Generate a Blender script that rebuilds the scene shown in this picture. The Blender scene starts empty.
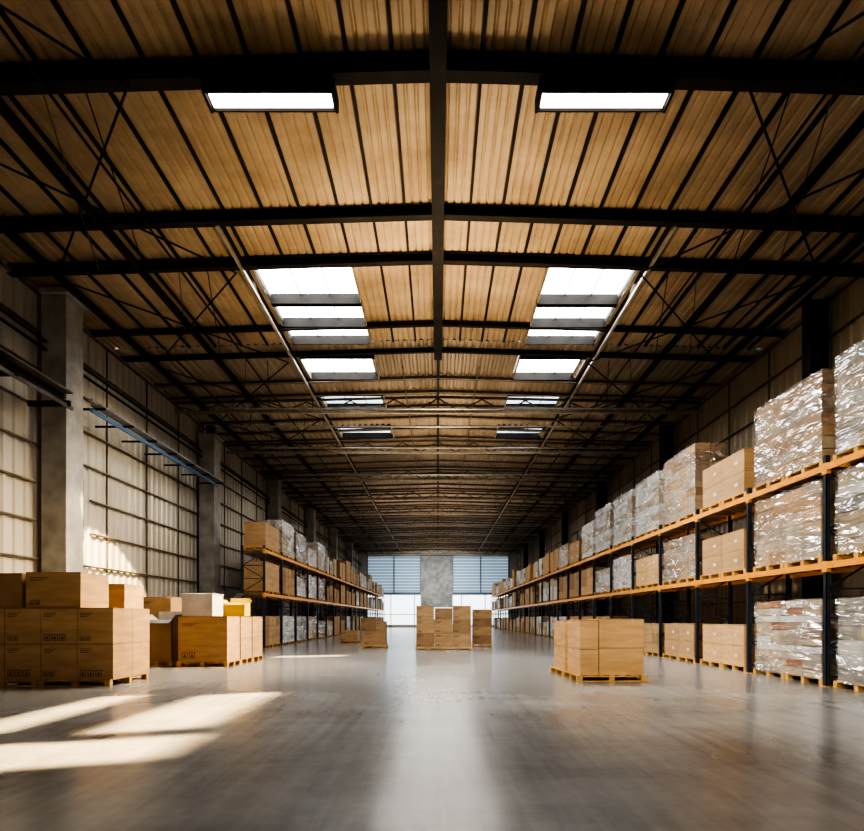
import bpy, math, random
from mathutils import Vector, Matrix
random.seed(7)
R=random.random
def U(a,b): return a+(b-a)*R()
scene=bpy.context.scene
HW=11.9; YB=-6.0; YF=84.0
def zr(x): return 11.6-0.03*abs(x)

# ---------------------------------------------------------------- materials
def mat(name,col=(.5,.5,.5),rough=.6,metal=0.0,spec=.5):
    m=bpy.data.materials.new(name); m.use_nodes=True
    b=m.node_tree.nodes['Principled BSDF']
    b.inputs['Base Color'].default_value=(*col,1); b.inputs['Roughness'].default_value=rough
    b.inputs['Metallic'].default_value=metal; b.inputs['Specular IOR Level'].default_value=spec
    return m
def N(m,t,**k):
    n=m.node_tree.nodes.new(t)
    for a,v in k.items(): setattr(n,a,v)
    return n
def L(m,a,b): m.node_tree.links.new(a,b)
def noisy(name,c1,c2,rough=.6,metal=0.0,scale=3,vec=(1,1,1),bump=0,detail=6,r2=None,lo=.35,hi=.65,rnd=False,bscale=None,spec=.5):
    m=mat(name,c1,rough,metal,spec); b=m.node_tree.nodes['Principled BSDF']
    tc=N(m,'ShaderNodeTexCoord'); mp=N(m,'ShaderNodeMapping'); mp.inputs['Scale'].default_value=vec
    L(m,tc.outputs['Object'],mp.inputs['Vector'])
    nz=N(m,'ShaderNodeTexNoise'); nz.inputs['Scale'].default_value=scale; nz.inputs['Detail'].default_value=detail
    L(m,mp.outputs[0],nz.inputs['Vector'])
    cr=N(m,'ShaderNodeValToRGB'); cr.color_ramp.elements[0].position=lo; cr.color_ramp.elements[1].position=hi
    cr.color_ramp.elements[0].color=(*c1,1); cr.color_ramp.elements[1].color=(*c2,1)
    L(m,nz.outputs['Fac'],cr.inputs['Fac'])
    if rnd:
        oi=N(m,'ShaderNodeObjectInfo'); hs=N(m,'ShaderNodeHueSaturation'); mr=N(m,'ShaderNodeMapRange')
        mr.inputs['To Min'].default_value=.75; mr.inputs['To Max'].default_value=1.2
        L(m,oi.outputs['Random'],mr.inputs['Value']); L(m,mr.outputs[0],hs.inputs['Value'])
        L(m,cr.outputs['Color'],hs.inputs['Color']); L(m,hs.outputs[0],b.inputs['Base Color'])
    else: L(m,cr.outputs['Color'],b.inputs['Base Color'])
    if r2 is not None:
        mr=N(m,'ShaderNodeMapRange'); mr.inputs['To Min'].default_value=rough; mr.inputs['To Max'].default_value=r2
        L(m,nz.outputs['Fac'],mr.inputs['Value']); L(m,mr.outputs[0],b.inputs['Roughness'])
    if bump:
        bp=N(m,'ShaderNodeBump'); bp.inputs['Strength'].default_value=bump; bp.inputs['Distance'].default_value=.02
        n2=nz
        if bscale:
            n2=N(m,'ShaderNodeTexNoise'); n2.inputs['Scale'].default_value=bscale; n2.inputs['Detail'].default_value=5
            L(m,tc.outputs['Object'],n2.inputs['Vector'])
        L(m,n2.outputs['Fac'],bp.inputs['Height']); L(m,bp.outputs[0],b.inputs['Normal'])
    return m
def emis(name,col,s):
    m=mat(name,col); b=m.node_tree.nodes['Principled BSDF']
    b.inputs['Emission Color'].default_value=(*col,1); b.inputs['Emission Strength'].default_value=s
    return m

M={}
M['card']=noisy('cardboard',(.43,.265,.122),(.54,.345,.17),.75,scale=1.5,vec=(1,1,6),bump=.1,bscale=25,rnd=True)
M['card2']=noisy('cardboard_dark',(.30,.178,.08),(.39,.238,.115),.75,scale=2,rnd=True)
M['tape']=mat('packing_tape',(.50,.36,.20),.25)
M['print']=mat('carton_print',(.06,.03,.02),.7)
M['seam']=mat('carton_seam',(.08,.045,.02),.9)
M['wood']=noisy('pallet_wood',(.46,.24,.07),(.66,.41,.14),.8,scale=4,vec=(1,6,6),bump=.3)
M['white']=noisy('white_goods',(.50,.49,.46),(.64,.63,.60),.5,scale=3,rnd=True)
M['grey']=noisy('grey_goods',(.22,.21,.19),(.37,.35,.32),.5,scale=3,rnd=True)
M['beige']=noisy('beige_sacks',(.35,.27,.17),(.50,.40,.265),.6,scale=4,rnd=True)
M['red']=mat('label_red',(.34,.12,.05),.5)
M['label']=mat('paper_label',(.62,.60,.55),.5)
M['beam']=noisy('rack_beam_paint',(.66,.27,.03),(.80,.35,.045),.4,scale=5)
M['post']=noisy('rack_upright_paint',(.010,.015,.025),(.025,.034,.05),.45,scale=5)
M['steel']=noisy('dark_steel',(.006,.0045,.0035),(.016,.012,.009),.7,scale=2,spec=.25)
M['galv']=noisy('galvanised_steel',(.30,.30,.29),(.45,.44,.42),.35,metal=.7,scale=6)
M['purlin']=noisy('purlin_steel',(.07,.052,.036),(.13,.10,.07),.5,scale=3,metal=.2)
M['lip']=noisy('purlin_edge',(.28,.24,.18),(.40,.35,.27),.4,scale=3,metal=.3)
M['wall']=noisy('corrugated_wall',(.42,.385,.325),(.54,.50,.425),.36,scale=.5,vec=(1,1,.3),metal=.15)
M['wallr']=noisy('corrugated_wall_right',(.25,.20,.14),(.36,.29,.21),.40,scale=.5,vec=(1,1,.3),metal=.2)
M['conc']=noisy('concrete_column',(.27,.26,.24),(.44,.43,.40),.8,scale=1.6,detail=10,bump=.4,bscale=8)
M['blue']=mat('blue_cable_tray',(.10,.22,.45),.35,.3)
M['black']=mat('black_plastic',(.015,.015,.017),.4)
M['yellow']=mat('yellow_plastic',(.85,.58,.03),.4)
M['sky']=emis('skylight_pane',(.93,.97,1.0),14)
M['skyd']=emis('skylight_pane_dim',(.70,.85,1.0),2.0)  # dimmer, bluer panes farther along the roof
M['tube']=emis('lamp_tube',(1,.95,.85),9)
M['glass1']=emis('end_window_upper',(.46,.62,.78),.58)
M['glass2']=emis('end_window_lower',(.86,.94,1.0),2.1)
M['frame']=mat('window_frame',(.15,.19,.24),.5)

def ceil_mat():
    m=mat('roof_lining_sheet',(.4,.22,.08),.5)
    b=m.node_tree.nodes['Principled BSDF']
    tc=N(m,'ShaderNodeTexCoord')
    n1=N(m,'ShaderNodeTexNoise'); n1.inputs['Scale'].default_value=.5; n1.inputs['Detail'].default_value=8; n1.inputs['Roughness'].default_value=.6
    mp=N(m,'ShaderNodeMapping'); mp.inputs['Scale'].default_value=(.8,1.2,1)
    L(m,tc.outputs['Object'],mp.inputs[0]); L(m,mp.outputs[0],n1.inputs['Vector'])
    cr=N(m,'ShaderNodeValToRGB'); e=cr.color_ramp.elements
    e[0].position=.30; e[0].color=(.22,.145,.075,1); e[1].position=.7; e[1].color=(.47,.345,.205,1)
    L(m,n1.outputs['Fac'],cr.inputs['Fac'])
    L(m,cr.outputs[0],b.inputs['Base Color'])
    bp=N(m,'ShaderNodeBump'); bp.inputs['Strength'].default_value=.6; bp.inputs['Distance'].default_value=.12
    L(m,n1.outputs['Fac'],bp.inputs['Height']); L(m,bp.outputs[0],b.inputs['Normal'])
    return m
M['roof']=ceil_mat()
M['roofm']=noisy('corrugated_roof_sheet',(.25,.187,.122),(.39,.305,.212),.42,scale=.6,metal=.25,vec=(1,.4,1))

def floor_mat():
    m=mat('polished_concrete',(.2,.2,.2),.22)
    b=m.node_tree.nodes['Principled BSDF']
    b.inputs['Specular IOR Level'].default_value=.5
    tc=N(m,'ShaderNodeTexCoord')
    def noise(sc,vec=(1,1,1),det=8,dist=0,rough=.6,rot=0):
        mp=N(m,'ShaderNodeMapping'); mp.inputs['Scale'].default_value=vec; mp.inputs['Rotation'].default_value=(0,0,rot)
        L(m,tc.outputs['Object'],mp.inputs[0])
        n=N(m,'ShaderNodeTexNoise'); n.inputs['Scale'].default_value=sc; n.inputs['Detail'].default_value=det
        n.inputs['Distortion'].default_value=dist; n.inputs['Roughness'].default_value=rough
        L(m,mp.outputs[0],n.inputs['Vector']); return n
    def mth(op,x,y):
        n=N(m,'ShaderNodeMath',operation=op)
        for i,v in enumerate((x,y)):
            if isinstance(v,(int,float)): n.inputs[i].default_value=v
            else: L(m,v,n.inputs[i])
        return n.outputs[0]
    a=noise(.30,dist=.3,det=5,rough=.55); c=noise(.9,(.5,1,1),det=5,dist=.5,rot=.3,rough=.55)
    d=noise(1.0,(5,.35,1),det=4,rot=.7,dist=.4); d2=noise(1.0,(6,.4,1),det=4,rot=-.75,dist=.4); g=noise(9,det=4,rough=.5)
    s=mth('ADD',mth('MULTIPLY',a.outputs[0],.38),mth('MULTIPLY',c.outputs[0],.26))
    s=mth('ADD',s,mth('MULTIPLY',d.outputs[0],.14)); s=mth('ADD',s,mth('MULTIPLY',d2.outputs[0],.14)); s=mth('ADD',s,mth('MULTIPLY',g.outputs[0],.08))
    cr=N(m,'ShaderNodeValToRGB'); e=cr.color_ramp.elements
    e[0].position=.34; e[0].color=(.085,.083,.080,1); e[1].position=.66; e[1].color=(.33,.325,.315,1)
    L(m,s,cr.inputs[0]); L(m,cr.outputs[0],b.inputs['Base Color'])
    return m
M['floor']=floor_mat()

def film_mat():
    m=bpy.data.materials.new('stretch_film'); m.use_nodes=True
    nt=m.node_tree; nt.nodes.clear()
    o=N(m,'ShaderNodeOutputMaterial'); mx=N(m,'ShaderNodeMixShader'); t=N(m,'ShaderNodeBsdfTransparent')
    b=N(m,'ShaderNodeBsdfPrincipled'); b.inputs['Base Color'].default_value=(.90,.92,.95,1); b.inputs['Roughness'].default_value=.11
    b.inputs['Metallic'].default_value=.8
    tc=N(m,'ShaderNodeTexCoord'); oi=N(m,'ShaderNodeObjectInfo'); va=N(m,'ShaderNodeVectorMath',operation='ADD'); sc=N(m,'ShaderNodeMath',operation='MULTIPLY'); sc.inputs[1].default_value=20
    L(m,oi.outputs['Random'],sc.inputs[0]); L(m,tc.outputs['Object'],va.inputs[0]); L(m,sc.outputs[0],va.inputs[1])
    def ridge(vec,rot,scale,dist,width):
        mp=N(m,'ShaderNodeMapping'); mp.inputs['Scale'].default_value=vec; mp.inputs['Rotation'].default_value=rot; L(m,va.outputs[0],mp.inputs[0])
        n=N(m,'ShaderNodeTexNoise'); n.inputs['Scale'].default_value=scale; n.inputs['Detail'].default_value=2; n.inputs['Distortion'].default_value=dist
        L(m,mp.outputs[0],n.inputs['Vector'])
        s=N(m,'ShaderNodeMath',operation='SUBTRACT'); L(m,n.outputs[0],s.inputs[0]); s.inputs[1].default_value=.5
        a=N(m,'ShaderNodeMath',operation='ABSOLUTE'); L(m,s.outputs[0],a.inputs[0])
        mr=N(m,'ShaderNodeMapRange'); mr.inputs['From Min'].default_value=width; mr.inputs['From Max'].default_value=0; L(m,a.outputs[0],mr.inputs[0])
        return mr.outputs[0],n.outputs[0]
    r1,n1=ridge((1,.45,2.2),(.25,0,0),1.6,.4,.022)
    r2,n2=ridge((1,.5,2.0),(-.35,0,0),2.2,.4,.018)
    r3,n3=ridge((.6,.6,1.3),(.3,.2,0),1.3,.6,.03)
    mxm=N(m,'ShaderNodeMath',operation='MAXIMUM'); L(m,r1,mxm.inputs[0]); L(m,r2,mxm.inputs[1])
    br=N(m,'ShaderNodeMapRange'); br.inputs['From Min'].default_value=.46; br.inputs['From Max'].default_value=.64; br.inputs['To Min'].default_value=.15; br.inputs['To Max'].default_value=.52; L(m,n3,br.inputs[0])
    ml=N(m,'ShaderNodeMath',operation='MULTIPLY'); L(m,mxm.outputs[0],ml.inputs[0]); ml.inputs[1].default_value=.62
    mm=N(m,'ShaderNodeMath',operation='MAXIMUM'); L(m,ml.outputs[0],mm.inputs[0]); L(m,br.outputs[0],mm.inputs[1])
    L(m,mm.outputs[0],mx.inputs[0])
    ad=N(m,'ShaderNodeMath',operation='ADD'); L(m,n1,ad.inputs[0]); L(m,n2,ad.inputs[1])
    bp=N(m,'ShaderNodeBump'); bp.inputs['Strength'].default_value=1; bp.inputs['Distance'].default_value=.36
    L(m,ad.outputs[0],bp.inputs['Height']); L(m,bp.outputs[0],b.inputs['Normal'])
    L(m,t.outputs[0],mx.inputs[1]); L(m,b.outputs[0],mx.inputs[2]); L(m,mx.outputs[0],o.inputs[0])
    return m
M['film']=film_mat()

# ---------------------------------------------------------------- mesh builder
class MB:
    def __init__(s): s.v=[]; s.f=[]; s.m=[]; s.mats=[]
    def mi(s,k):
        if k not in s.mats: s.mats.append(k)
        return s.mats.index(k)
    def box(s,x0,x1,y0,y1,z0,z1,k):
        i=len(s.v)
        s.v+=[(x0,y0,z0),(x1,y0,z0),(x1,y1,z0),(x0,y1,z0),(x0,y0,z1),(x1,y0,z1),(x1,y1,z1),(x0,y1,z1)]
        mi=s.mi(k)
        for f in ((0,3,2,1),(4,5,6,7),(0,1,5,4),(1,2,6,5),(2,3,7,6),(3,0,4,7)):
            s.f.append(tuple(i+j for j in f)); s.m.append(mi)
    def quad(s,pts,k):
        i=len(s.v); s.v+=[tuple(p) for p in pts]; s.f.append(tuple(range(i,i+len(pts)))); s.m.append(s.mi(k))
    def bar(s,a,b,w,k,h=None,n=4):
        a=Vector(a); b=Vector(b); d=(b-a).normalized(); h=h or w
        up=Vector((0,0,1)) if abs(d.z)<.95 else Vector((0,1,0))
        r=d.cross(up).normalized(); u=r.cross(d)
        i=len(s.v); mi=s.mi(k)
        for p in (a,b):
            for j in range(n):
                if n==4: cx,cy=((-1,-1),(1,-1),(1,1),(-1,1))[j]
                else:
                    t=2*math.pi*j/n; cx,cy=math.cos(t),math.sin(t)
                s.v.append(tuple(p+r*(cx*w/2)+u*(cy*h/2)))
        for j in range(n):
            q=(j+1)%n; s.f.append((i+j,i+q,i+n+q,i+n+j)); s.m.append(mi)
        s.f.append(tuple(i+n-1-j for j in range(n))); s.m.append(mi)
        s.f.append(tuple(i+n+j for j in range(n))); s.m.append(mi)
    def ibeam_x(s,x0,x1,y,zt,h,w,k):
        for (o,hh,ww) in ((0,.03,w),(-h+.03,.03,w)):
            s.bar((x0,y,zt(x0)+o-hh/2),(x1,y,zt(x1)+o-hh/2),ww,k,hh)
        s.bar((x0,y,zt(x0)-h/2),(x1,y,zt(x1)-h/2),.03,k,h-.04)
    def mesh(s,name):
        me=bpy.data.meshes.new(name); me.from_pydata(s.v,[],s.f)
        for k in s.mats: me.materials.append(M[k])
        me.polygons.foreach_set('material_index',s.m); me.update(); return me
    def obj(s,name,loc=(0,0,0),rot=0,bevel=0):
        o=bpy.data.objects.new(name,s.mesh(name)); scene.collection.objects.link(o)
        o.location=loc; o.rotation_euler=(0,0,rot)
        if bevel:
            b=o.modifiers.new('bevel','BEVEL'); b.width=bevel; b.segments=2; b.limit_method='ANGLE'
        return o
def inst(me,name,loc,rot=0,sc=(1,1,1)):
    o=bpy.data.objects.new(name,me); scene.collection.objects.link(o); o.location=loc; o.rotation_euler=(0,0,rot); o.scale=sc; return o

# ---------------------------------------------------------------- shell
mb=MB(); mb.box(-HW-.3,HW+.3,YB-.3,YF+.3,-.2,0,'floor'); mb.obj('floor')

def corr_wall(x,side,name,holes,k):
    mb=MB(); per=.42; y=YB
    zt=zr(x)
    prof=[(0,0),(.22,0),(.27,.05),(.37,.05),(.42,0)]
    while y<YF-1e-6:
        cuts=[(0,zt)]
        for (a,b,c,d) in holes:
            if a<=y+per/2<=b:
                new=[]
                for (p,q) in cuts:
                    if c>p: new.append((p,min(q,c)))
                    if d<q: new.append((max(p,d),q))
                cuts=[c2 for c2 in new if c2[1]>c2[0]]
        for (p,q) in cuts:
            for (a,b) in zip(prof[:-1],prof[1:]):
                xa=x+side*(-a[1]); xb=x+side*(-b[1])
                mb.quad([(xa,y+a[0],p),(xb,y+b[0],p),(xb,y+b[0],q),(xa,y+a[0],q)],k)
        y+=per
    return mb.obj(name)
win=[(3.9,7.5,5.3,6.25),(4.6,8.0,4.1,4.65),(2.6,3.55,4.5,6.4),(17.5,18.4,4.1,5.9)]
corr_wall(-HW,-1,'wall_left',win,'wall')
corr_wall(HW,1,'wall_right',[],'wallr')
for i,(a,b,c,d) in enumerate(win):
    w=MB(); x=-HW
    w.box(x-.08,x+.08,a-.3,a-.22,c-.08,d+.08,'frame'); w.box(x-.08,x+.08,b+.22,b+.3,c-.08,d+.08,'frame')
    w.box(x-.08,x+.08,a-.3,b+.3,c-.08,c,'frame'); w.box(x-.08,x+.08,a-.3,b+.3,d,d+.08,'frame')
    w.obj('window_%d'%(i+1))
mb=MB(); mb.box(-HW-.2,HW+.2,YB-.2,YB,0,11.7,'wallr'); mb.obj('wall_back')

def girts(x,side,name,k):
    mb=MB(); z=.9
    while z<11:
        if side<0:
            if 3.8<z<6.5: segs=[(YB,1.8),(8.4,16.4),(19,YF)]
            else: segs=[(YB,YF)]
        else: segs=[(YB,YF)]
        for a,b in segs:
            xx=sorted((x-side*.07,x-side*.15)); mb.box(xx[0],xx[1],a,b,z-.03,z+.03,k)
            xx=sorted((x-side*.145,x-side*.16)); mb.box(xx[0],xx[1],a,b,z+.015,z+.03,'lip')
        z+=1.12
    y=9.0
    while y<YF:
        xx=sorted((x-side*.055,x-side*.10)); mb.box(xx[0],xx[1],y-.02,y+.02,0 ,11.1,'purlin')
        y+=2.75
        if side<0 and abs(y-17.9)<.6: y+=2.75
    return mb.obj(name)
girts(-HW,-1,'wall_girts','purlin'); girts(HW,1,'wall_girts','purlin')
cols=[0.6,16.5,27.4,38.4,49.4,60.4,71.4]
for i,y in enumerate(cols):
    mb=MB()
    top=11.0 if i!=2 else 10.3
    xa=-11.7
    mb.box(xa,-10.95,y,y+.8,0,top,'conc'); mb.box(xa,-10.85,y-.08,y+.88,top-.05,top+.12,'conc')
    mb.box(-11.45,-11.1,y+.25,y+.55,top+.1,zr(11.2)-.36,'steel')
    mb.obj('concrete_column',bevel=.02)
    mb=MB()
    for dx in (11.0,11.5): mb.box(dx-.02,dx+.02,y,y+.4,0,zr(11)-.38,'steel')
    mb.box(11.0,11.5,y+.18,y+.22,0,zr(11)-.38,'steel'); mb.box(10.9,11.6,y-.1,y+.5,0,.03,'steel')
    mb.obj('steel_column')

mb=MB()
for x,z,k in ((-10.75,8.15,'galv'),(-10.75,7.85,'blue')):
    mb.box(x-.05,x+.05,17.35,27.3,z-.05,z+.05,k)
mb.box(-10.78,-10.42,17.35,27.3,7.98,8.02,'galv')
for y in [17.5+1.6*i for i in range(7)]:
    mb.box(-10.8,-10.4,y,y+.05,7.9,7.96,'steel')
    mb.box(-11.7,-10.8,y,y+.05,7.9,7.96,'steel')
mb.obj('cable_tray')
mb=MB()
mb.box(-10.9,-10.82,8,16.2,7.6,7.9,'steel'); mb.box(-10.95,-10.55,8,16.2,7.88,7.93,'purlin')
mb.box(-10.6,-10.55,8,16.2,7.4,7.5,'purlin')
for y in range(8,17,2): mb.box(-11.7,-10.5,y-.05,y+.03,7.45,7.6,'steel')
mb.obj('cable_tray')

# ---------------------------------------------------------------- roof
sk=[(-5.25,-2.45),(3.15,5.65)]
panes=[(15.8,17.6,'sky'),(17.8,19.0,'sky'),(19.2,20.2,'sky'),(21.4,23.2,'sky'),(25.0,26.6,'skyd'),(29.2,30.8,'skyd')]
skr=[(p[0],p[1]) for p in panes]
mb=MB()
YS=20.4
def strips(y0,y1,holes,fn):
    pts=sorted(set([y0,y1]+[h for hh in holes for h in hh if y0<h<y1]))
    for a,b in zip(pts[:-1],pts[1:]):
        c=(a+b)/2
        fn(a,b,any(h[0]<c<h[1] for h in holes))
xs=sorted(set([-HW,HW,0]+[s for t in sk for s in t]+[-11,-10,-9.05,-8.1,-7.15,-6.2,-4.3,-3.4,-1.63,-.82,.8,1.6,2.4,3.98,4.8,6.6,7.55,8.5,9.45,10.4,11.3]))
def near(a,b,hole):
    for p,q in zip(xs[:-1],xs[1:]):
        c=(p+q)/2
        if hole and any(t[0]<c<t[1] for t in sk): continue
        nr=4; P=[(p,0)]
        for r in range(nr):
            u0=p+(q-p)*r/nr; u1=p+(q-p)*(r+1)/nr; w=u1-u0
            P+=[(u0+.18*w,-.035),(u0+.72*w,-.042),(u0+.90*w,0),(u1,0)]
        for u,v in zip(P[:-1],P[1:]):
            mb.quad([(u[0],a,zr(u[0])+u[1]),(u[0],b,zr(u[0])+u[1]),(v[0],b,zr(v[0])+v[1]),(v[0],a,zr(v[0])+v[1])],'roof')
strips(YB,YS,skr,near)
def far(a,b,hole):
    x=-HW; per=.30
    while x<HW-1e-6:
        c=x+per/2
        if not(hole and any(t[0]<c<t[1] for t in sk)):
            P=[(x,0),(x+.08,0),(x+.12,-.06),(x+.24,-.06),(x+.30,0)]
            for u,v in zip(P[:-1],P[1:]):
                mb.quad([(u[0],a,zr(u[0])+u[1]),(u[0],b,zr(u[0])+u[1]),(v[0],b,zr(v[0])+v[1]),(v[0],a,zr(v[0])+v[1])],'roofm')
        x+=per
strips(YS,YF,skr,far)
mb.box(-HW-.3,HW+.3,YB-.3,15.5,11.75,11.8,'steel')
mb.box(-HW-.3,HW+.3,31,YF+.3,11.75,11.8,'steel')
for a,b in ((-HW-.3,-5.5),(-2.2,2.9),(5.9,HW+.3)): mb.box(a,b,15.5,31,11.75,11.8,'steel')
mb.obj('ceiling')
n=0
for (x0,x1) in sk:
    mb=MB()
    for a,b,k in panes:
        z=zr((x0+x1)/2)+.12
        mb.quad([(x0-.1,a-.02,z),(x0-.1,b+.02,z),(x1+.1,b+.02,z),(x1+.1,a-.02,z)],k)
        for (u,v) in ((x0-.04,x0),(x1,x1+.04)): mb.box(u,v,a,b,z-.3,z,'lip')
        mb.box(x0,x1,a-.04,a,z-.32,z,'steel'); mb.box(x0,x1,b,b+.04,z-.32,z,'steel')
        for t in (1,2): 
            xx=x0+(x1-x0)*t/3; mb.box(xx-.012,xx+.012,a,b,z-.06,z-.01,'purlin')
    n+=1; mb.obj('skylight_window_%d'%n)

mb=MB()
zt=lambda x: zr(x)-.07
for y,h,w in ((10.1,.36,.24),(13.8,.26,.2),(15.55,.26,.18),(19.1,.16,.14),(21.0,.16,.14),(4.5,.4,.3),(-1,.4,.3)):
    mb.ibeam_x(-HW,0,y,zt,h,w,'steel'); mb.ibeam_x(0,HW,y,zt,h,w,'steel')
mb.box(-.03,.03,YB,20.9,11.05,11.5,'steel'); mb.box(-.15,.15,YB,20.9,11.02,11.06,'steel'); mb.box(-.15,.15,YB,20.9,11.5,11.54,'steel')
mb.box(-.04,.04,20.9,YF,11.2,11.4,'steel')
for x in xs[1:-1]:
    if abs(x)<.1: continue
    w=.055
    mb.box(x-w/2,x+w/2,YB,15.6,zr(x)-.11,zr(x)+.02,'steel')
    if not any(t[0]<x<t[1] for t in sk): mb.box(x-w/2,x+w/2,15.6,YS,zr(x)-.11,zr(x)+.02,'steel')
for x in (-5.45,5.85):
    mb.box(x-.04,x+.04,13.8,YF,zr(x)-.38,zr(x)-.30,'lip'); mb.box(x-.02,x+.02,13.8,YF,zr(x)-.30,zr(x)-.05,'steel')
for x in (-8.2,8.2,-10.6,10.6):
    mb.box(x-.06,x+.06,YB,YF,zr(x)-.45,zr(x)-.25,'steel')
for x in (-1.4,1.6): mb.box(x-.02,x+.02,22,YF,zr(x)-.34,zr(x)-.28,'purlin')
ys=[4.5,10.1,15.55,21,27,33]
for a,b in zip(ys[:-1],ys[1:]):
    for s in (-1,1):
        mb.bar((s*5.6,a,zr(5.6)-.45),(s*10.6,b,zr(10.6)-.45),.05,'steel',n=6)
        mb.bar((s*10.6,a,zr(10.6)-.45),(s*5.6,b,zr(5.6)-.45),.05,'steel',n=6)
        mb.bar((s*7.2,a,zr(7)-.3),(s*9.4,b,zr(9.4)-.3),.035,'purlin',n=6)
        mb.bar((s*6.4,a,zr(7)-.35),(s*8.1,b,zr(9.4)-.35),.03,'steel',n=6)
for x in (-9.6,-7.0,7.0,9.6):  # sprinkler pipes and hangers, joined into the beam mesh
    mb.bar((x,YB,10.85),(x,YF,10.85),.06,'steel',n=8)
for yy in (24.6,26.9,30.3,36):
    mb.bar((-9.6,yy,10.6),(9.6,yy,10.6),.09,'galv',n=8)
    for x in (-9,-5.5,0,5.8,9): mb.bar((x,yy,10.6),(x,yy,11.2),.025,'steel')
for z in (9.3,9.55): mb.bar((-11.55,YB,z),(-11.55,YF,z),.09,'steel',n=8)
mb.obj('roof_beams_and_pipes')
mb=MB()
y=23.4; i=0
while y<YF-1:
    h=.14
    zt2=lambda x: zr(x)-.08
    mb.bar((-HW,y,zt2(HW)-h/2),(0,y,zt2(0)-h/2),.10,'purlin',h); mb.bar((0,y,zt2(0)-h/2),(HW,y,zt2(HW)-h/2),.10,'purlin',h)
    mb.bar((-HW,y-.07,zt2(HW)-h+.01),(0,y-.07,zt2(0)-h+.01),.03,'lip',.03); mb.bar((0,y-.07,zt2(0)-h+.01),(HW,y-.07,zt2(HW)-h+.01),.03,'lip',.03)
    if i%4==1:
        yy=y+.5
        mb.bar((-HW,yy,10.72),(HW,yy,10.72),.12,'lip',.12); mb.bar((-HW,yy,11.12),(0,yy,11.4),.1,'purlin',.1); mb.bar((0,yy,11.4),(HW,yy,11.12),.1,'purlin',.1)
        nx=24
        for j in range(nx):
            xa=-HW+2*HW*j/nx; xb=-HW+2*HW*(j+1)/nx
            if j%2: mb.bar((xa,yy,10.75),(xb,yy,zr(xb)-.25),.05,'purlin')
            else: mb.bar((xa,yy,zr(xa)-.25),(xb,yy,10.75),.05,'purlin')
    y+=1.65 if i%2 else 1.45; i+=1
mb.obj('roof_purlins')

for x,w in ((-3.0,2.25),(2.98,2.3)):
    mb=MB(); y=10.1; z=10.72
    mb.box(x-w/2,x+w/2,y-.17,y+.17,z+.06,z+.16,'steel'); 
    mb.box(x-w/2,x+w/2,y-.2,y-.17,z-.02,z+.2,'steel'); mb.box(x-w/2,x+w/2,y+.17,y+.2,z-.02,z+.16,'steel')
    mb.box(x-w/2-.05,x-w/2,y-.2,y+.2,z-.04,z+.2,'steel'); mb.box(x+w/2,x+w/2+.05,y-.2,y+.2,z-.04,z+.2,'steel')
    mb.box(x-w/2+.04,x+w/2-.04,y-.13,y+.13,z+.0,z+.05,'tube')
    for dx in (-.8,.8): mb.bar((x+dx,y,z+.16),(x+dx,y,zr(x)-.42),.03,'steel')
    mb.obj('fluorescent_ceiling_light')

# ---------------------------------------------------------------- far wall
mb=MB()
mb.box(-HW,HW,YF,YF+.2,10.6,11.6,'wall')
mb.box(-2.6,2.2,YF-.5,YF+.2,3.0,10.7,'conc')
mb.box(-HW,-10.6,YF,YF+.2,0,10.7,'wall'); mb.box(10.6,HW,YF,YF+.2,0,10.7,'wall')
mb.box(-10.6,10.6,YF-.02,YF+.2,4.85,5.25,'frame')
mb.box(-10.6,10.6,YF+.1,YF+.2,0,.4,'wall')
mb.obj('wall_far')
for i,(a,b) in enumerate(((-10.6,-2.6),(2.2,10.6))):
    mb=MB()
    mb.quad([(a,YF+.15,5.2),(b,YF+.15,5.2),(b,YF+.15,10.65),(a,YF+.15,10.65)],'glass1')
    z=5.4
    while z<10.6: mb.box(a,b,YF,YF+.12,z,z+.12,'frame'); z+=.45
    for j in range(3):
        x=a+(b-a)*j/2; mb.box(x-.08,x+.08,YF-.05,YF+.14,5.2,10.6,'frame')
    mb.obj('window_%d'%(i+5))
mb=MB()
mb.quad([(-10.6,YF+.15,.0),(10.6,YF+.15,.0),(10.6,YF+.15,4.9),(-10.6,YF+.15,4.9)],'glass2')
for j in range(7):
    x=-10.6+21.2*j/6; mb.box(x-.06,x+.06,YF,YF+.1,0,4.9,'frame')
mb.box(-10.6,10.6,YF,YF+.1,1.9,2.0,'frame')
mb.obj('window_7')

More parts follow.
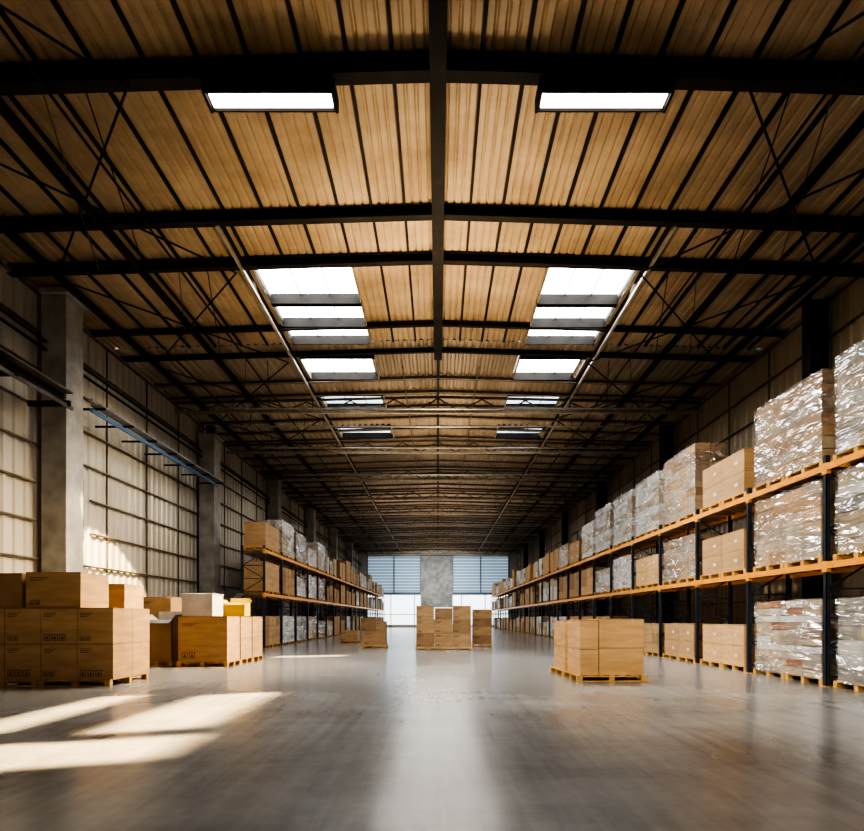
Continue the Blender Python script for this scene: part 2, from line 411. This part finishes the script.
# ---------------------------------------------------------------- pallets, cartons
def pallet(mb,x0,x1,y0,y1,z=0,k='wood'):
    w=x1-x0; d=y1-y0
    for t in (0,.5,1):
        yy=y0+(d-.1)*t; mb.box(x0,x1,yy,yy+.1,z,z+.018,k)
        for s in (0,.5,1):
            xx=x0+(w-.12)*s; mb.box(xx,xx+.12,yy,yy+.1,z+.018,z+.1,k)
        mb.box(x0,x1,yy,yy+.1,z+.1,z+.12,k)
    nb=7
    for j in range(nb):
        xx=x0+(w-.11)*j/(nb-1); mb.box(xx,xx+.11,y0,y1,z+.12,z+.14,k)
def carton(mb,x0,x1,y0,y1,z0,z1,k='card',icons=True,big=1.0):
    g=.006; x0+=g;x1-=g;y0+=g;y1-=g
    z1-=.004
    mb.box(x0,x1,y0,y1,z0,z1,k)
    t=.003; w=x1-x0; h=z1-z0; cy=(y0+y1)/2
    mb.box(x0,x1,cy-.03,cy+.03,z1,z1+t,'tape')
    mb.box(x0-t,x0,cy-.03,cy+.03,z1-.12,z1,'tape'); mb.box(x1,x1+t,cy-.03,cy+.03,z1-.12,z1,'tape')
    mb.box(x0,x1,y0-t,y0,z1-.018,z1-.012,'seam'); mb.box(x1,x1+t,y0,y1,z1-.018,z1-.012,'seam'); mb.box(x0-t,x0,y0,y1,z1-.018,z1-.012,'seam')
    if icons:
        s=min(w,h)*.13*big
        xx=x0+w*.07; zz=z0+h*.08
        for j in range(3 if big>1 else 2):
            a=xx+j*s*1.25
            mb.box(a,a+s,y0-t,y0,zz,zz+s*.12,'print'); mb.box(a,a+s,y0-t,y0,zz+s*.9,zz+s,'print')
            mb.box(a,a+s*.1,y0-t,y0,zz,zz+s,'print'); mb.box(a+s*.9,a+s,y0-t,y0,zz,zz+s,'print')
            mb.quad([(a+s*.25,y0-t,zz+s*.25),(a+s*.75,y0-t,zz+s*.25),(a+s*.5,y0-t,zz+s*.8)],'print')
        for j in range(3):
            zz2=z0+h*.84-j*.035; mb.box(x0+w*.07,x0+w*(.42-.07*j),y0-t,y0,zz2,zz2+.012,'print')
def film(mb,x0,x1,y0,y1,z0,z1,amp=.03):
    nz=6; nx=4; ny=6
    per=[]
    for j in range(nx): per.append((x0+(x1-x0)*j/nx,y0,0,-1))
    for j in range(ny): per.append((x1,y0+(y1-y0)*j/ny,1,0))
    for j in range(nx): per.append((x1-(x1-x0)*j/nx,y1,0,1))
    for j in range(ny): per.append((x0,y1-(y1-y0)*j/ny,-1,0))
    n=len(per); i0=len(mb.v); mi=mb.mi('film')
    for r in range(nz+1):
        z=z0+(z1-z0)*r/nz
        for (x,y,a,b) in per:
            o=.012+U(0,amp); mb.v.append((x+a*o,y+b*o,z+U(-.01,.01)))
    for r in range(nz):
        for j in range(n):
            q=(j+1)%n; mb.f.append((i0+r*n+j,i0+r*n+q,i0+(r+1)*n+q,i0+(r+1)*n+j)); mb.m.append(mi)
    mb.f.append(tuple(i0+nz*n+j for j in range(n))); mb.m.append(mi)

W=2.52; D=1.05
def load(kind,h):
    mb=MB(); y0,y1=-W/2,W/2; x0,x1=-D/2,D/2
    pallet(mb,x0,x1,y0,-.03); pallet(mb,x0,x1,.03,y1)
    z=.14
    if kind=='cartons':
        n=2; hh=(h-.14)/n
        for r in range(n):
            for (a,b) in ((y0+.12,-.02),(-.015,y1-.12)):
                o=U(-.012,.012)
                carton(mb,x0+.02,x1-.02,a+o,b+o,z,z+hh,'card',False)
                mb.box(x0+.010,x0+.016,(a+b)/2-.25,(a+b)/2-.10,z+hh*.4,z+hh*.55,'label')
            z+=hh
    elif kind=='small':
        n=3; hh=(h-.14)/n
        for r in range(n):
            for i in range(2):
                for j in range(4):
                    a=x0+(D/2)*i; b=y0+.06+((W-.12)/4)*j; carton(mb,a+.01,a+D/2-.01,b+.01,b+(W-.12)/4-.01,z,z+hh-U(0,.01),random.choice(('card','card','card2')),True)
            z+=hh
    else:
        pal={'wrapb':('card','beige','card2','beige'),'wrapw':('white','beige','white'),'wrapg':('grey','beige','grey','white'),'wrapr':('beige','red','card2','white','beige')}[kind]
        n=round(h/.3) if kind!='wrapr' else 10; hh=(h-.14)/n
        for r in range(n):
            kk=random.choice(pal)
            for i in range(2):
                for j in range(4):
                    a=x0+.03+(D-.06)/2*i; b=y0+.08+(W-.16)/4*j
                    e=.02
                    mb.box(a+U(0,e),a+(D-.06)/2-U(0,e),b+U(0,.008),b+(W-.16)/4-U(0,.008),z+.003,z+hh-U(.006,.022),kk if R()<.7 else random.choice(pal))
            z+=hh
        film(mb,x0+.02,x1-.02,y0+.07,y1-.07,.1,h+.01)
    return mb
kinds=['cartons','small','wrapb','wrapw','wrapg','wrapr']
nm={'cartons':'cardboard_box_pallet','small':'cardboard_box_pallet','wrapb':'shrink_wrapped_pallet','wrapw':'shrink_wrapped_pallet','wrapg':'shrink_wrapped_pallet','wrapr':'shrink_wrapped_pallet'}
LIB={}
def lib(k,h):
    if (k,h) not in LIB: LIB[(k,h)]=load(k,h).mesh('%s_%s'%(nm[k],k))
    return LIB[(k,h)]

LV=[0,2.54,4.54]; BAY=2.85
def rack(xf,side,ya,nb):
    xb=xf+side*1.1; mb=MB()
    for i in range(nb+1):
        y=ya+i*BAY
        for x in (xf,xb):
            xx=sorted((x,x+side*.09)) if x==xf else sorted((x,x-side*.09))
            mb.box(xx[0],xx[1],y-.05,y-.035,0,4.72,'post'); mb.box(xx[0],xx[1],y+.035,y+.05,0,4.72,'post')
            m=xx[0] if (x==xf)==(side>0) else xx[1]-.015
            mb.box(m,m+.015,y-.05,y+.05,0,4.72,'post')
            mb.box(xx[0]-.03,xx[1]+.03,y-.09,y+.09,0,.012,'beam')
        z=.2; t=0
        while z<4.4:
            a,b=(xf+side*.05,xb-side*.05) if t%2 else (xb-side*.05,xf+side*.05)
            mb.bar((a,y,z),(b,y,z+.6),.035,'post'); mb.bar((xf+side*.05,y,z),(xb-side*.05,y,z),.035,'post')
            z+=.6; t+=1
        for zz in LV[1:]:
            mb.box(*sorted((xf-side*.006,xf+side*.09)),y-.075,y+.075,zz-.2,zz+.02,'beam')
    for i in range(nb):
        y=ya+i*BAY
        for zz in LV[1:]:
            for x in (xf,xb-side*.05):
                xx=sorted((x,x+side*.05)); mb.box(xx[0],xx[1],y+.05,y+BAY-.05,zz-.13,zz,'beam')
            for j in range(6):
                yy=y+.25+j*.46; xx=sorted((xf+side*.05,xb-side*.05)); mb.box(xx[0],xx[1],yy,yy+.04,zz-.05,zz-.005,'galv')
    return mb.obj('pallet_rack')
YR=8.6; NR=26; rack(7.9,1,YR,NR)
YL=25.6; NL=20; rack(-7.9,-1,YL,NL)

def farload(mb,xc,yc,z,h,kind):
    W2=1.24
    x0,x1,y0,y1=xc-D/2,xc+D/2,yc-W2/2,yc+W2/2
    mb.box(x0,x1,y0,y1,z+.1,z+.13,'wood')
    for t in (0,.5,1): mb.box(x0,x1,y0+(W2-.1)*t,y0+(W2-.1)*t+.1,z,z+.1,'wood')
    pal={'cartons':('card',),'small':('card','card2'),'wrapb':('beige','card'),'wrapw':('white','beige'),'wrapg':('grey','white'),'wrapr':('beige','card2')}[kind]
    n=3; hh=(h-.14)/n; zz=z+.14
    for r in range(n):
        for j in range(2):
            mb.box(x0+.02,x1-.02,y0+.02+j*W2/2,y0+W2/2+j*W2/2-.02,zz,zz+hh-.015,random.choice(pal))
        zz+=hh
RP=[('wrapg','wrapg','wrapg',1.8,1.75,2.05),
    ('wrapr','wrapb','wrapb',1.8,1.75,2.05),
    ('cartons','cartons','cartons',1.22,1.2,1.3),
    ('cartons','wrapb','wrapb',1.22,1.5,2.3),
    ('small','cartons','wrapw',1.2,1.2,2.2),
    ('wrapb','wrapw','wrapw',1.2,1.5,2.2),
    ('small','wrapw','wrapw',1.5,1.2,2.2),
    ('cartons','small','wrapw',1.5,1.5,1.9),
    ('cartons','small','cartons',1.5,1.5,1.3)]
def fill(xf,side,ya,nb,plan,nearN,name):
    far=MB(); xc=xf+side*.58
    for i in range(nb):
        for l in range(3):
            if i<len(plan): k=plan[i][l]; h=plan[i][3+l]
            else:
                k=random.choice(['cartons','small','wrapw','wrapg','wrapb','wrapw'] if l==2 else kinds); h=random.choice((1.2,1.5,1.5,1.9 if l==2 else 1.2))
            if i<nearN:
                inst(lib(k,h),nm[k],(xc+U(-.012,.012),ya+(i+.5)*BAY,LV[l]+.001),U(-.006,.006))
            else:
                for j in range(2):
                    if R()<.08: continue
                    farload(far,xc+U(-.04,.04),ya+i*BAY+.125+.62+j*1.36,LV[l]+.001,h+U(-.1,.1),k)
    far.obj(name)
fill(7.9,1,YR,NR,RP,10,'stored_pallet_goods')
LP=[('small','cartons','cartons',1.5,1.5,1.3),('wrapw','small','wrapw',1.5,1.5,1.9),('wrapg','wrapw','wrapg',1.5,1.2,1.7)]
fill(-7.9,-1,YL,NL,LP,5,'stored_pallet_goods')

# ---------------------------------------------------------------- floor stacks
S=.745
mb=MB()
x1=-6.67
for i in range(4):
    a=x1-(i+1)*S
    if i%2==0: pallet(mb,a-S+.0,a+S-.02,11.42,11.5+1.46)
    for r in range(2):
        for j in range(2):
            z=.14+r*S*.99
            carton(mb,a,a+S,11.5+j*.73,11.5+(j+1)*.73,z,z+S*.99,'card',True,1.35 if (i+r)%2==0 else 1)
z=.14+2*S*.99
carton(mb,-8.55,-7.4,11.6,12.6,z,z+.74,'card')
carton(mb,-9.4,-8.62,11.6,12.5,z,z+.72,'card2')
mb.obj('cardboard_box_pallet',bevel=.006)
mb=MB()
for j in range(3):
    y=16.0+j*1.1
    pallet(mb,-7.45,-6.0,y-.03,y+1.04)
    if j==0: carton(mb,-7.43,-6.02,y,y+1.02,.14,1.45,'card')
    else:
        carton(mb,-7.43,-6.02,y,y+1.02,.14,.8,'card'); carton(mb,-7.43,-6.02,y,y+1.02,.8,1.45,'card')
mb.obj('cardboard_box_pallet',bevel=.006)
def open_box(name,x0,x1,y0,y1,z0,z1,k,k2,f=.35,pal=False):
    mb=MB(); t=.015
    if pal: pallet(mb,x0,x1,y0,y1,0); z0=.14
    mb.box(x0,x1,y0,y1,z0,z0+t,k)
    mb.box(x0,x1,y0,y0+t,z0,z1,k); mb.box(x0,x1,y1-t,y1,z0,z1,k); mb.box(x0,x0+t,y0,y1,z0,z1,k); mb.box(x1-t,x1,y0,y1,z0,z1,k)
    mb.quad([(x0,y0,z1),(x1,y0,z1),(x1,y0-f*.8,z1-f*.4),(x0,y0-f*.8,z1-f*.4)],k2)
    mb.quad([(x0,y1,z1),(x1,y1,z1),(x1,y1+f*.3,z1+f),(x0,y1+f*.3,z1+f)],k2)
    mb.quad([(x0,y0,z1),(x0,y1,z1),(x0-f*.7,y1,z1+f*.6),(x0-f*.7,y0,z1+f*.6)],k2)
    mb.quad([(x1,y0,z1),(x1,y1,z1),(x1+f*.5,y1,z1+f*.6),(x1+f*.5,y0,z1+f*.6)],k2)
    return mb.obj(name)
open_box('open_cardboard_box',-8.65,-7.75,16.3,17.3,0,1.35,'card2','grey',.25,pal=True)
mb=MB(); z=1.455
mb.box(-7.4,-6.5,16.15,16.95,z,z+.62,'white'); mb.box(-7.42,-6.48,16.13,16.97,z+.62,z+.66,'white'); mb.obj('white_carton',bevel=.01)
open_box('yellow_plastic_crate',-6.7,-6.05,17.5,18.05,z,z+.42,'yellow','yellow',.16)
open_box('black_plastic_crate',-7.3,-6.7,18.3,18.95,z,z+.6,'black','black',.3)
mb=MB(); pallet(mb,-8.75,-7.65,13.8,14.8)
carton(mb,-8.7,-7.7,13.85,14.75,.14,1.15,'card2'); carton(mb,-8.6,-7.75,13.85,14.75,1.15,2.25,'card'); mb.obj('cardboard_box_pallet',bevel=.006)
mb=MB(); pallet(mb,-9.9,-8.8,18.5,19.5)
carton(mb,-9.85,-8.85,18.55,19.45,.14,1.15,'card'); carton(mb,-9.85,-8.85,18.55,19.45,1.15,2.1,'card2'); mb.obj('cardboard_box_pallet',bevel=.006)
mb=MB(); pallet(mb,-10.4,-9.3,21.5,22.5)
carton(mb,-10.35,-9.35,21.55,22.45,.14,1.05,'grey',False); carton(mb,-10.35,-9.35,21.55,22.45,1.05,1.9,'card'); mb.obj('cardboard_box_pallet',bevel=.006)

mb=MB()
pallet(mb,-.78,.78,-1.15,-.02); pallet(mb,-.78,.78,.02,1.15)
carton(mb,-.70,-.28,-1.08,-.1,.14,.72,'card',False); carton(mb,-.70,-.28,-1.08,-.1,.72,1.36,'card',False)
carton(mb,-.27,.74,-1.10,-.1,.14,.75,'card',False); carton(mb,-.27,.74,-1.10,-.1,.75,1.38,'card',False)
carton(mb,-.70,.0,.08,1.08,.14,.72,'card'); carton(mb,-.70,.0,.08,1.08,.72,1.34,'card'); carton(mb,.02,.7,.08,1.08,.14,.72,'card'); carton(mb,.02,.7,.08,1.08,.72,1.34,'card')
mb.obj('cardboard_box_pallet',(3.76,13.45,0),.06,bevel=.006)

mb=MB(); pallet(mb,-1.0,.22,24.4,25.5); pallet(mb,.24,1.48,24.4,25.5)
for i in range(3):
    a=-.96+i*.81
    for r in range(3):
        hh=.6
        carton(mb,a,a+.79,24.45,25.4,.14+r*hh,.14+(r+1)*hh-(.1 if (r==2 and i==1) else 0),'card' if (i+r)%3 else 'card2')
mb.obj('cardboard_box_pallet',bevel=.006)
mb=MB(); pallet(mb,1.68,2.62,27,28.1)
for r in range(4): carton(mb,1.7,2.6,27.03,28.0,.14+r*.42,.14+(r+1)*.42,'card' if r%2 else 'card2')
mb.obj('cardboard_box_pallet',bevel=.006)
mb=MB(); pallet(mb,-5.45,-4.4,31,32); carton(mb,-5.4,-4.45,31.05,31.95,.14,.7,'card'); mb.obj('cardboard_box_pallet',bevel=.006)
mb=MB(); pallet(mb,-3.6,-2.4,26,27.1)
carton(mb,-3.5,-2.45,26.05,27.0,.14,.78,'card'); carton(mb,-3.6,-2.9,26.05,27.0,.78,1.4,'card2'); carton(mb,-2.88,-2.45,26.05,27.0,.78,1.25,'card'); mb.obj('cardboard_box_pallet',bevel=.006)
mb=MB(); pallet(mb,-1.2,.2,46,47.2); carton(mb,-1.15,.15,46.05,47.1,.14,1.3,'grey',False); mb.obj('cardboard_box_pallet')

# ---------------------------------------------------------------- lights
def area(name,loc,aim,power,col,sx,sy,spread=180):
    l=bpy.data.lights.new(name,'AREA'); l.shape='RECTANGLE'; l.size=sx; l.size_y=sy; l.energy=power; l.color=col; l.spread=math.radians(spread)
    o=bpy.data.objects.new(name,l); scene.collection.objects.link(o); o.location=loc
    o.rotation_euler=(Vector(aim)-Vector(loc)).to_track_quat('-Z','Y').to_euler(); return o
s=bpy.data.lights.new('sun','SUN'); s.energy=90; s.color=(1,.73,.38); s.angle=math.radians(1.8)
o=bpy.data.objects.new('sun',s); scene.collection.objects.link(o); o.rotation_euler=Vector((1,.35,-.7)).to_track_quat('-Z','Y').to_euler()
sp=bpy.data.lights.new('added_wall_spot','SPOT'); sp.energy=110000; sp.color=(1,.72,.38); sp.spot_size=math.radians(8.5); sp.spot_blend=.3; sp.shadow_soft_size=.05  # added spot for the warm patch on the left wall; no real fixture
o=bpy.data.objects.new('added_wall_spot',sp); scene.collection.objects.link(o); o.location=(-5.6,9.0,10.9)
o.rotation_euler=(Vector((-11.8,20.4,3.0))-o.location).to_track_quat('-Z','Y').to_euler()
area('fixture_lamp',(-3,10.1,10.68),(-3,10.1,0),85,(1,.92,.80),2.2,.3)
area('fixture_lamp',(2.98,10.1,10.68),(2.98,10.1,0),85,(1,.92,.80),2.2,.3)
area('added_ceiling_fill',(0,14.5,4.6),(0,15.4,11.5),430,(1,.78,.50),2,2,104)  # unseen lamps added along the aisle to brighten the ceiling
area('added_ceiling_fill',(0,28,4.5),(0,29,11.5),520,(1,.81,.57),3,6,125)
area('added_ceiling_fill',(0,48,4.5),(0,49,11.5),700,(1,.82,.61),3,12,140)
area('added_ceiling_fill',(0,70,4.5),(0,71,11.5),420,(1,.85,.68),3,10,140)
area('skylight_and_fill',(-3.85,18,11.1),(-4.2,16,0),600,(1,.98,.94),2.6,4.4,115)
area('skylight_and_fill',(4.4,18,11.1),(4.8,16,0),600,(1,.98,.94),2.4,4.4,115)
for y in (32,46,60,74):
    area('skylight_and_fill',(0,y,10.4),(0,y,0),700,(1,.94,.86),7,2)  # added fill over the far aisle; no skylight panes above it
area('added_fill',(2.5,17.5,8.5),(-7.5,15.5,1.2),600,(1,.75,.43),.6,.6,56)  # unseen fill lamps added for box sides, left wall, right pallet, far wall
area('added_fill',(-1,19,8.0),(-11.8,20,4.5),110,(1,.82,.56),.6,.6,60)
area('added_fill',(-3,3,9.5),(6.5,13,2.0),330,(1,.86,.64),.6,.6,66)
area('added_fill',(0,76,8),(0,84,6),330,(.88,.94,1),6,2,150)
area('added_rear_fill',(0,-5.5,3.2),(0,14,1.8),95,(1,.89,.74),6,4)  # added fill behind the camera; the back wall has no door

w=bpy.data.worlds.new('world'); scene.world=w; w.use_nodes=True
bg=w.node_tree.nodes['Background']; bg.inputs[0].default_value=(.55,.70,1,1); bg.inputs[1].default_value=.6

cd=bpy.data.cameras.new('camera'); cd.sensor_width=36; cd.lens=36*560/864; cd.shift_y=202.5/864; cd.shift_x=-6/864
cd.clip_end=300
c=bpy.data.objects.new('camera',cd); scene.collection.objects.link(c); c.location=(0,0,1.4); c.rotation_euler=(math.pi/2,0,0)
scene.camera=c
scene.view_settings.view_transform='AgX'
scene.view_settings.look='AgX - High Contrast'
scene.view_settings.exposure=0.0
